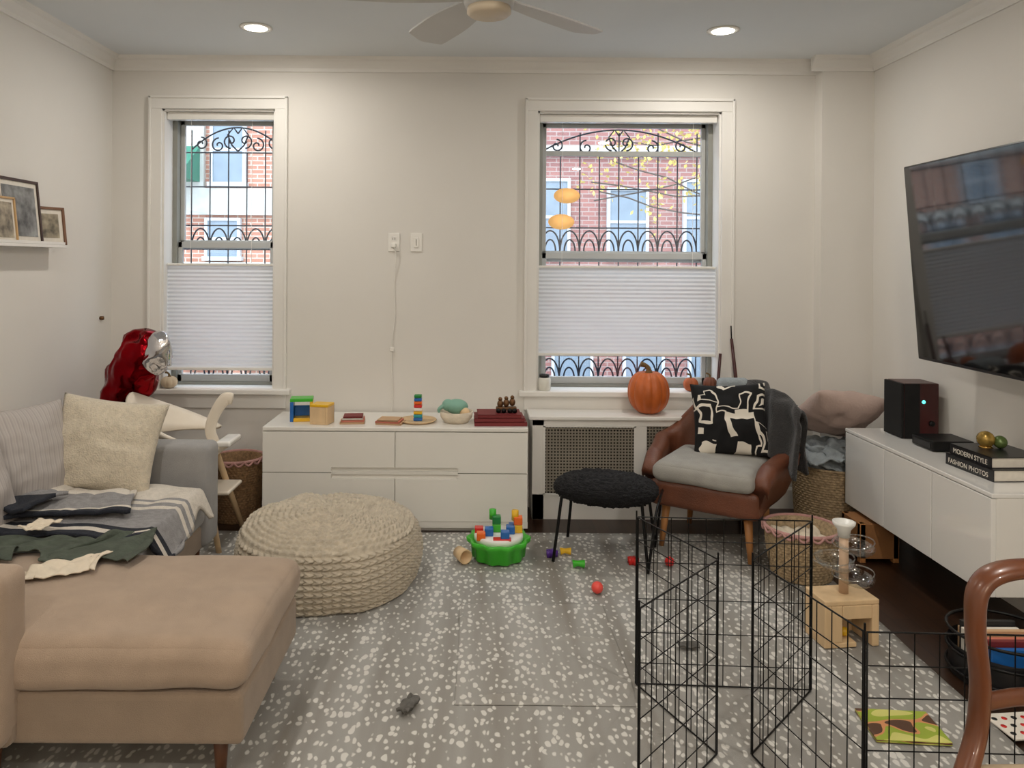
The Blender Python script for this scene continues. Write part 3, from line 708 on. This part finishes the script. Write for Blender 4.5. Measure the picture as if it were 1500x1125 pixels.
# ---------------------------------------------------------------- foil balloon
g=G('foil_balloon')
def crk(s,a=.035,fq=10):
    def f(p): return p+Vector((noise.noise(p*fq+Vector((s,0,0))),noise.noise(p*fq+Vector((0,s,0))),noise.noise(p*fq+Vector((0,0,s)))))*a+Vector((noise.noise(p*28+Vector((s,0,0))),noise.noise(p*28+Vector((0,s,0))),0))*a*.25
    return f
sweep('red_body',[(-2.10,4.42,.40),(-2.08,4.40,.56),(-2.03,4.36,.70),(-1.96,4.33,.84),(-1.89,4.32,.97),(-1.86,4.32,1.06),(-1.84,4.32,1.115)],[(.02,.02),(.09,.08),(.12,.10),(.135,.11),(.145,.12),(.12,.1),(.03,.03)],m_redfoil,g,seg=80,disp=crk(1),up=(0,1,0))
sweep('silver_knot',[(-1.76,4.24,.90),(-1.775,4.24,.95),(-1.765,4.24,1.03),(-1.76,4.24,1.10),(-1.75,4.24,1.13)],[(.02,.02),(.07,.05),(.075,.06),(.05,.05),(.01,.01)],m_silver,g,seg=50,disp=crk(6),up=(0,1,0))
curve('ribbon',[[(-2.10,4.42,.40),(-2.11,4.43,.2),(-2.09,4.44,.0)]],.003,m_silver,g,smoothc=True)

# ---------------------------------------------------------------- picture ledge
g=G('picture_ledge'); boxes('shelf',[(XL,-2.19,2.6,4.10,1.585,1.60),(XL,XL+.012,2.6,4.10,1.60,1.63),(-2.2,-2.19,2.6,4.10,1.60,1.615)],m_white,g,.002)
def frame(name,loc,w,h,fm,rz,lean,artc,b_=.018):
    g=G(name,loc,(0,math.radians(-lean),math.radians(rz)))
    boxes('frame',[(-.008,.010,-w/2,-w/2+b_,0,h),(-.008,.010,w/2-b_,w/2,0,h),(-.008,.010,-w/2,w/2,0,b_),(-.008,.010,-w/2,w/2,h-b_,h)],fm,g,.002)
    box('mat_board',-.006,.002,-w/2+b_,w/2-b_,b_,h-b_,m_paper,g)
    box('print',.002,.004,-w/2+b_*2.6,w/2-b_*2.6,b_*2.6,h-b_*2.6,artc,g)
m_ph1=M('photo_bw',(120,122,120),.4,var=.8,scale=14);m_ph2=M('photo_colour',(150,140,120),.4,var=.7,scale=20)
frame('picture_frame',(-2.235,3.77,1.60),.34,.32,M('dark_wood_frame',(58,38,30),.4),0,6,m_ph1,.014)
frame('picture_frame',(-2.235,4.0,1.60),.20,.20,M('brown_frame',(120,84,60),.4),-25,8,m_ph2,.014)
frame('picture_frame',(-2.212,3.60,1.60),.18,.22,M('gold_frame',(196,160,110),.4),0,6,m_ph2,.010)
g=G('thermostat_knob',(XL,4.66,1.17)); lathe('knob',[(0,0),(.012,0),(.012,.02),(0,.022)],m_bronze,g,rot=(0,pi/2,0))

# ---------------------------------------------------------------- stool
g=G('sheepskin_ottoman',(.67,3.98,0),(0,0,math.radians(-18)))
bm=bmesh.new(); bmesh.ops.create_icosphere(bm,subdivisions=6,radius=1)
for v in bm.verts:
    p=v.co; sx_=math.copysign(abs(p.x)**.8,p.x); sy_=math.copysign(abs(p.y)**.8,p.y)
    q=Vector((sx_*.265,sy_*.21,p.z*.068+.36))
    d=noise.noise(p*9)*.5+noise.noise(p*26)*.7
    v.co=q+p.normalized()*d*.016
me=bpy.data.meshes.new('fleece'); bm.to_mesh(me); bm.free(); finish('fleece_top',me,m_fur,g,True)
LG=[]
for sx_,sy_ in ((-1,-1),(1,-1),(1,1),(-1,1)): LG.append([(sx_*.20,sy_*.15,.34),(sx_*.235,sy_*.185,.016)])
LG.append([(-.2,-.15,.335),(.2,-.15,.335),(.2,.15,.335),(-.2,.15,.335),(-.2,-.15,.335)])
curve('metal_legs',LG,.008,m_black,g)
curve('side_hoop',[[(.235,-.185,.016),(.27,-.19,.30),(.275,-.15,.33),(.275,.15,.33),(.27,.19,.30),(.235,.185,.016)]],.007,m_black,g)

# ---------------------------------------------------------------- armchair
AC=(1.325,4.20,0);AR=(0,0,math.radians(-33))
g=G('leather_armchair',AC,AR)
def arc(cx,cy,r,a0,a1,n): return [(cx+r*math.cos(math.radians(a0+(a1-a0)*i/n)),cy+r*math.sin(math.radians(a0+(a1-a0)*i/n))) for i in range(n+1)]
W2,r_=.355,.19
path=[(-W2,-.30+.036*i) for i in range(10)]+arc(-W2+r_,.05,r_,180,90,14)+[(-.12+.04*i,.24) for i in range(7)]+arc(W2-r_,.05,r_,90,0,14)+[(W2,.024-.036*i) for i in range(10)]
path=[(x*(.86+.22*(y+.30)/.54),y) for x,y in path]
def sstep(a,b,x):
    t=max(0,min(1,(x-a)/(b-a))); return t*t*(3-2*t)
v=[];f=[];K=12
npth=len(path)
for i,(x,y) in enumerate(path):
    a=path[max(0,i-1)];b_=path[min(npth-1,i+1)]; tx,ty=b_[0]-a[0],b_[1]-a[1]; l_=math.hypot(tx,ty); nx,ny=-ty/l_,tx/l_
    yy=(y+.30)/.54; h=.50+.05*yy+(.23*sstep(.36,.12,abs(x)) if y>.06 else 0)
    if i<3: h-=.035*(3-i)/3*1.6
    if i>npth-4: h-=.035*(i-(npth-4))/3*1.6
    bot=.25+.02*yy
    lean=.08*max(0,(yy-.5)/.5)
    sec=[(.0-.06,bot),(.0-.03,bot+.04),(.004,bot+.14),(.018,h-.08),(.022,h-.03),(.010,h-.006),(-.02,h),(-.052,h-.004),(-.070,h-.03),(-.066,h-.10),(-.062,bot+.12),(-.062,bot)]
    for (o_,z) in sec:
        oo=o_+lean*(z-bot)/.5*1.0
        v.append((x+nx*oo,y+ny*oo,z))
for i in range(npth-1):
    for k in range(K):
        kk=(k+1)%K; f.append((i*K+k,(i+1)*K+k,(i+1)*K+kk,i*K+kk))
f.append(tuple(range(K)));f.append(tuple(reversed([(npth-1)*K+k for k in range(K)])))
mesh('shell',v,f,m_leather,g)
softbox('seat_base',-.285,.285,-.315,.20,.24,.385,.035,m_leather,g)
softbox('seat_cushion',-.262,.262,-.345,.18,.375,.475,.045,m_greycush,g,puff=.02,wob=.006)
for i,(x,y) in enumerate(((-.21,-.23),(.21,-.23),(-.20,.17),(.20,.17))):
    cyl('leg_%d'%(i+1),(x,y,.26),(x*1.10,y*1.10,.014),.024,.013,m_oak,g)
g2=G('brush_print_pillow'); pillow('case',.40,.40,.14,m_bw,g2,loc=(1.385,4.21,.670),rot=(math.radians(-20),math.radians(-4),math.radians(-16)),seed=6)
g3=G('charcoal_throw',AC,AR)
v=[];f=[];n=50;mm=36
pr=[(.08,.54),(.13,.64),(.18,.74),(.22,.82),(.27,.85),(.33,.845),(.37,.78),(.36,.68),(.35,.60),(.345,.50)]
prc=catmull([(0,a,b) for a,b in pr],False,6)
for i in range(mm+1):
    u=i/mm; x=.02+.40*u
    for j,p in enumerate(prc):
        fold=.024*math.sin(u*17+j*.05)+.032*noise.noise(Vector((u*5,j*.1,3)))
        cy=-.36*max(0,u-.35)**1.6*1.2
        v.append((x+fold*.4, p.y+cy+fold, p.z-.10*u*u+.025*noise.noise(Vector((u*6,j*.12,8)))))
nn=len(prc)
for i in range(mm):
    for j in range(nn-1):
        a=i*nn+j; f.append((a,a+nn,a+nn+1,a+1))
o=mesh('cloth',v,f,m_darkthrow,g3); s=o.modifiers.new('t','SOLIDIFY'); s.thickness=.02
g4=G('grey_fabric_bag',(1.50,4.40,0))
softbox('body',-.12,.08,-.03,.05,.62,.855,.03,m_greythrow,g4,wob=.03)
g=G('wooden_stick'); cyl('shaft',(1.46,4.70,.614),(1.50,4.74,.97),.011,.009,m_redwood,g)
g=G('wooden_stick'); cyl('shaft',(1.60,4.68,.614),(1.575,4.76,1.06),.013,.009,m_redwood,g)
curve('tip',[[(1.575,4.76,1.06),(1.573,4.765,1.14)]],.004,m_black,g)

# ---------------------------------------------------------------- tv console
g=G('media_console')
cx0,cy0,cy1,cz0,cz1=2.02,3.01,4.21,.22,.628
box('carcass',cx0+.02,XR-.005,cy0,cy1,cz0,cz1-.018,m_white,g,.003)
box('top',cx0,XR-.005,cy0-.002,cy1+.002,cz1-.018,cz1,m_whitegloss,g,.003)
boxes('doors',[(cx0,cx0+.02,cy0+.003,cy0+.397,cz0,cz1-.021),(cx0,cx0+.02,cy0+.403,cy0+.797,cz0,cz1-.021),(cx0,cx0+.02,cy0+.803,cy1-.003,cz0,cz1-.021)],m_whitegloss,g,.002)
g=G('bookshelf_speaker',(2.29,4.04,cz1))
box('cabinet',-.09,.09,-.085,.085,0,.285,m_redwood,g,.006)
box('grille',-.105,-.0895,-.086,.086,.002,.284,m_blackcloth,g,.004)
box('side_panel',-.088,-.01,-.088,-.084,.002,.284,m_blackcloth,g,.001)
lathe('led',[(0,0),(.009,0),(.008,.003),(0,.004)],M('led_cyan',(80,230,220),.4,emit=(80,240,225),es=3),g,c=(.01,-.086,.19),rot=(pi/2,0,0))
lathe('knob',[(0,0),(.014,0),(.013,.012),(0,.013)],m_black,g,c=(.05,-.086,.08),rot=(pi/2,0,0))
g=G('set_top_box',(2.28,3.76,cz1)); box('body',-.10,.10,-.09,.09,.004,.052,m_black,g,.006); box('front_strip',-.102,-.10,-.07,.07,.015,.04,m_tvframe,g)
g=G('coffee_table_books')
b1=bookstack('tmp',(0,0,0),0,[(.30,.26,.05,m_blackbook),(.26,.24,.045,m_blackbook)])
for c_ in list(b1.children): c_.parent=g
bpy.data.objects.remove(b1); g.location=(2.255,3.33,cz1); g.rotation_euler=(0,0,-math.pi/2+.05)
for txt,z,y in (('FASHION PHOTOS',.012,-.1315),('MODERN STYLE',.060,-.1215)):
    fc=bpy.data.curves.new('spine_text','FONT'); fc.body=txt; fc.size=.030; fc.extrude=.0003; fc.align_x='CENTER'
    fo=bpy.data.objects.new('spine_text',fc); bpy.context.scene.collection.objects.link(fo); fc.materials.append(m_paper)
    fo.parent=g; fo.location=(0,y,z); fo.rotation_euler=(pi/2,0,0)
g=G('glass_ornament',(2.24,3.38,cz1+.095)); sphere('orb',(0,0,.036),.036,M('amber_glass',(170,140,70),.12,metal=.5,var=.5,scale=20),g); lathe('foot',[(0,0),(.03,0),(.02,.008),(0,.008)],m_brass,g)
sphere('orb_green',(.05,-.02,.028),.028,M('green_glass',(90,110,60),.1,metal=.3,var=.4),g)
g=G('white_vase',(2.34,3.14,cz1)); lathe('body',[(0,0),(.03,0),(.04,.05),(.03,.12),(.018,.15),(.02,.17),(0,.17)],m_white,g)
g=G('wooden_stool',(2.06,4.02,0)); boxes('legs',[(-.1,-.07,-.1,-.07,0,.20),(.07,.1,-.1,-.07,0,.20),(-.1,-.07,.07,.1,0,.20),(.07,.1,.07,.1,0,.20)],m_oak,g,.003); box('panel',-.1,.1,-.1,.1,.02,.20,M('cardboard',(150,104,62),.8),g,.004)
g=G('magazine_basket',(1.95,2.84,0))
for z in (.03,.10,.17):
    curve('ring_%d'%int(z*100),[[(.18*math.cos(a*pi/20),.18*math.sin(a*pi/20),z) for a in range(40)]],.006,m_black,g,cyclic=True)
open_lathe('wall',[(.17,.0),(.175,.12)],m_blackbook,g); lathe('bottom',[(0,0.0),(.17,.0),(.17,.01),(0,.01)],m_blackbook,g)
cols=[m_plastic['blue'],m_redbook,m_paper,m_wb,m_wb2,m_plastic['teal'],m_paper,m_blackbook,m_wb2]
for i,c_ in enumerate(cols): box('book_%d'%i,-.12+.01*(i%3),.09,-.12+i*.026,-.10+i*.026,.012,.16+.02*math.sin(i*2.1),c_,g,.002)
g=G('wall_tv',(2.165,2.97,1.535),(0,math.radians(-4.8),0))
box('chassis',-.018,.03,-.84,.84,-.477,.477,m_tvframe,g,.006)
box('screen',-.0205,-.018,-.83,.83,-.462,.468,m_tv,g)
box('mount',.03,.20,-.2,.2,-.15,.15,m_black,g,.004)

# ---------------------------------------------------------------- toys on floor
g=G('ball_run_toy',(1.475,3.10,.014),(0,0,.12))
boxes('block',[(-.115,.115,-.075,.075,.165,.185),(-.115,-.085,-.075,.075,0,.165),(.085,.115,-.075,.075,0,.165),(-.085,.085,.055,.075,0,.165),(-.085,.02,-.075,.055,.0,.02),(-.085,-.04,-.075,-.055,.02,.165),(-.04,.085,-.075,-.055,.11,.165)],m_beech,g,.004)
cyl('post',(.01,0,.18),(.01,0,.42),.018,.018,M('tan_tube',(206,176,148),.4),g)
lathe('funnel',[(0,0),(.022,0),(.026,.03),(.042,.05),(.044,.062),(.036,.062),(.02,.04),(0,.035)],m_plastic['white'],g,c=(.01,0,.41))
for i,(ox,z) in enumerate(((.05,.225),(-.035,.29),(.05,.35))):
    open_lathe('ramp_%d'%i,[(.025,0),(.06,.004),(.075,.02),(.078,.035)],m_acrylic,g,c=(ox,0,z),rot=(.12,.15,0))
    curve('ramp_rim_%d'%i,[[(ox+.078*math.cos(a*pi/16),.078*math.sin(a*pi/16),z+.037+.01*math.cos(a*pi/16)) for a in range(32)]],.003,m_acrylic,g,cyclic=True)
sphere('ball',(.0,-.02,.038),.018,m_plastic['yellow'],g)
g=G('activity_tray_toy',(.115,3.93,.014))
def sc(r_,z,a,i): return (r_*(1+.05*math.cos(a*10)),z)
lathe('green_tub',[(0,.02),(.115,.0),(.13,.01),(.135,.07),(.155,.085),(.158,.105),(.15,.108),(.14,.095),(0,.09)],m_plastic['green'],g,seg=120,disp=sc)
lathe('white_top',[(0,.09),(.125,.09),(.125,.118),(.118,.124),(0,.124)],m_plastic['white'],g)
for i,(x,y,z,c_) in enumerate(((-.05,-.03,.124,'blue'),(-.01,.03,.124,'green'),(-.01,.03,.165,'dgreen'),(.06,.0,.124,'blue'),(.075,.03,.124,'blue'),(.1,.02,.165,'orange'),(.1,.02,.124,'yellow'),(-.1,.02,.110,'red'),(-.09,-.06,.11,'orange'),(.03,-.08,.124,'blue'),(-.03,.05,.2,'green'),(.085,.02,.205,'yellow'))):
    if z>.19: cyl('peg_%d'%i,(x,y,z-.02),(x,y,z+.03),.018,.018,m_plastic[c_],g)
    else: box('brick_%d'%i,x-.022,x+.022,y-.022,y+.022,z,z+.04,m_plastic[c_],g,.004)
box('flap',-.03,.06,-.11,-.07,.118,.13,m_plastic['red'],g,.004)
g=G('wooden_toy_cup',(-.07,3.87,.05),(0,0,.5))
lathe('cup',[(0,-.04),(.03,-.04),(.036,.04),(.030,.04),(.026,-.03),(0,-.03)],m_beech,g,rot=(pi/2,0,0))
def block(name,px,py,mat,kind,r=.022):
    g=G(name,(px,py,.013))
    if kind=='ball': sphere('ball',(0,0,r),r,mat,g)
    elif kind=='star': lathe('piece',[(0,0),(r,0),(r,.03),(r*.6,.034),(0,.034)],mat,g,seg=60,disp=lambda a_,z,a,i:(a_*(1+.25*math.cos(5*a)),z))
    else: sweep('piece',[(-r,0,r*.8),(0,0,r*.9),(r*1.2,0,r*.8)],[(r*.8,r*.8),(r*.5,r*.5),(r*.8,r*.8)],mat,g,seg=14)
block('toy_ball',.555,3.51,m_plastic['coral'],'ball',.027)
block('shape_sorter_piece',.505,3.80,m_plastic['green'],'peg',.026)
block('shape_sorter_piece',.39,3.95,m_plastic['purple'],'star',.026)
block('shape_sorter_piece',.46,3.97,m_plastic['yellow'],'peg',.024)
block('shape_sorter_piece',.79,3.86,m_plastic['red'],'star',.024)
block('shape_sorter_piece',.965,3.83,m_plastic['red'],'ball',.024)
g=G('grey_sock'); cloth('knit',g,m_sock,-.245,-.20,2.55,2.65,lambda x,y:.016,.03,14,24,.02,6,.010,rz=-.4)
g=G('grey_sock'); cloth('knit',g,m_sock,.79,.86,2.99,3.04,lambda x,y:.016,.02,14,24,.02,9,.006)
g=G('picture_book',(1.39,2.50,.014),(0,0,-.08))
m_cov,nt,b=newmat('green_book_cover');L=nt.links
tc=nd(nt,'ShaderNodeTexCoord');vo=nd(nt,'ShaderNodeTexNoise',Scale=2.6,Detail=0.0);L.new(tc.outputs['Generated'],vo.inputs['Vector'])
rr_=ramp(nt,[(0,lin((90,60,40))),(.38,lin((220,150,100))),(.44,lin((160,180,60))),(.62,lin((214,212,120)))],'CONSTANT');L.new(vo.outputs['Fac'],rr_.inputs['Fac']);L.new(rr_.outputs[0],b.inputs['Base Color'])
box('cover',-.115,.115,-.085,.085,.0,.012,m_cov,g,.002)
g=G('dotted_card',(1.80,2.52,.006),(0,0,.1)); box('card',-.09,.09,-.07,.07,.005,.009,m_paper,g)
for i in range(5):
    for j in range(3): lathe('dot_%d_%d'%(i,j),[(0,0),(.009,0),(.009,.001),(0,.001)],m_plastic['red'] if (i+j)%2 else m_blackbook,g,c=(-.07+i*.035,-.04+j*.04,.0092),seg=12)

# ---------------------------------------------------------------- wire playpen
g=G('wire_playpen')
C=[(.43,2.02),(.744,2.36),(.575,2.754),(1.19,2.72),(.85,2.36),(.963,1.90),(1.57,1.88)]
T=[];F=[];z0,z1=.016,.613
for (a,b_) in zip(C[:-1],C[1:]):
    a=Vector((*a,0));b_=Vector((*b_,0)); ln=(b_-a).length; n=max(6,int(round(ln/.062)))
    def P(t,z): q=a.lerp(b_,t); return (q.x,q.y,z)
    F.append([P(.01,z0),P(.01,z1),P(.99,z1),P(.99,z0),P(.01,z0)])
    for i in range(1,n): T.append([P(i/n,z0),P(i/n,z1)])
    for z in (.09,.20,.32,.45,.53): T.append([P(.01,z),P(.99,z)])
curve('frame_wires',F,.0030,m_black,g); curve('mesh_wires',T,.0017,m_black,g,res=1)
curve('hinge_pins',[[(x,y,.016),(x,y,.635)] for x,y in C],.0030,m_black,g)

# ---------------------------------------------------------------- dining chair
g=G('dining_chair',(1.285,1.64,0))
sweep('back_frame',[(-.262,-.03,.44),(-.215,.0,.52),(-.20,.01,.62),(-.205,.02,.74),(-.190,.03,.82),(-.13,.035,.856),(0,.035,.862),(.13,.035,.856),(.190,.03,.82),(.205,.02,.74),(.20,.01,.62),(.215,0,.52),(.262,-.03,.44)],
 [(.018,.026)]*3+[(.018,.026),(.018,.030),(.018,.034),(.018,.036),(.018,.034),(.018,.030),(.018,.026)]+[(.018,.026)]*3,m_chairwood,g,seg=16,up=(0,1,0))
sweep('cross_rail',[(-.2,.012,.58),(-.1,.02,.59),(0,.02,.58),(.1,.02,.59),(.2,.012,.58)],[(.012,.020)]*5,m_chairwood,g,seg=12)
softbox('seat',-.25,.25,-.46,.0,.41,.465,.025,M('seat_upholstery',(222,200,168),.9,bump=.4),g,puff=.02)
boxes('seat_rails',[(-.26,.26,-.47,-.44,.36,.42),(-.26,.26,-.03,.01,.36,.42),(-.26,-.23,-.46,0,.36,.42),(.23,.26,-.46,0,.36,.42)],m_chairwood,g,.006)
for i,(x,y) in enumerate(((-.24,-.44),(.24,-.44),(-.24,-.01),(.24,-.01))): cyl('leg_%d'%(i+1),(x,y,.40),(x*1.03,y*1.05+(.03 if i>1 else 0),.014),.024,.015,m_chairwood,g)

# ---------------------------------------------------------------- world, sun, camera
w=bpy.data.worlds.new('World'); bpy.context.scene.world=w; w.use_nodes=True
bg=w.node_tree.nodes['Background']; bg.inputs[0].default_value=(.80,.90,1,1); bg.inputs[1].default_value=4.6
l=bpy.data.lights.new('sun','SUN'); l.energy=1.7; l.angle=.05; l.color=(1,.95,.88)
o=bpy.data.objects.new('sun',l); bpy.context.scene.collection.objects.link(o); o.rotation_euler=(math.radians(48),0,math.radians(-20))
cam=bpy.data.cameras.new('camera'); co=bpy.data.objects.new('camera',cam); bpy.context.scene.collection.objects.link(co)
cam.sensor_width=36; cam.lens=27; cam.shift_x=.0333; cam.shift_y=-.1183; cam.clip_start=.05
co.location=(0,0,1.52); co.rotation_euler=(math.radians(90),math.radians(-.37),0)
bpy.context.scene.camera=co
vs=bpy.context.scene.view_settings; vs.view_transform='Standard'; vs.exposure=0.0
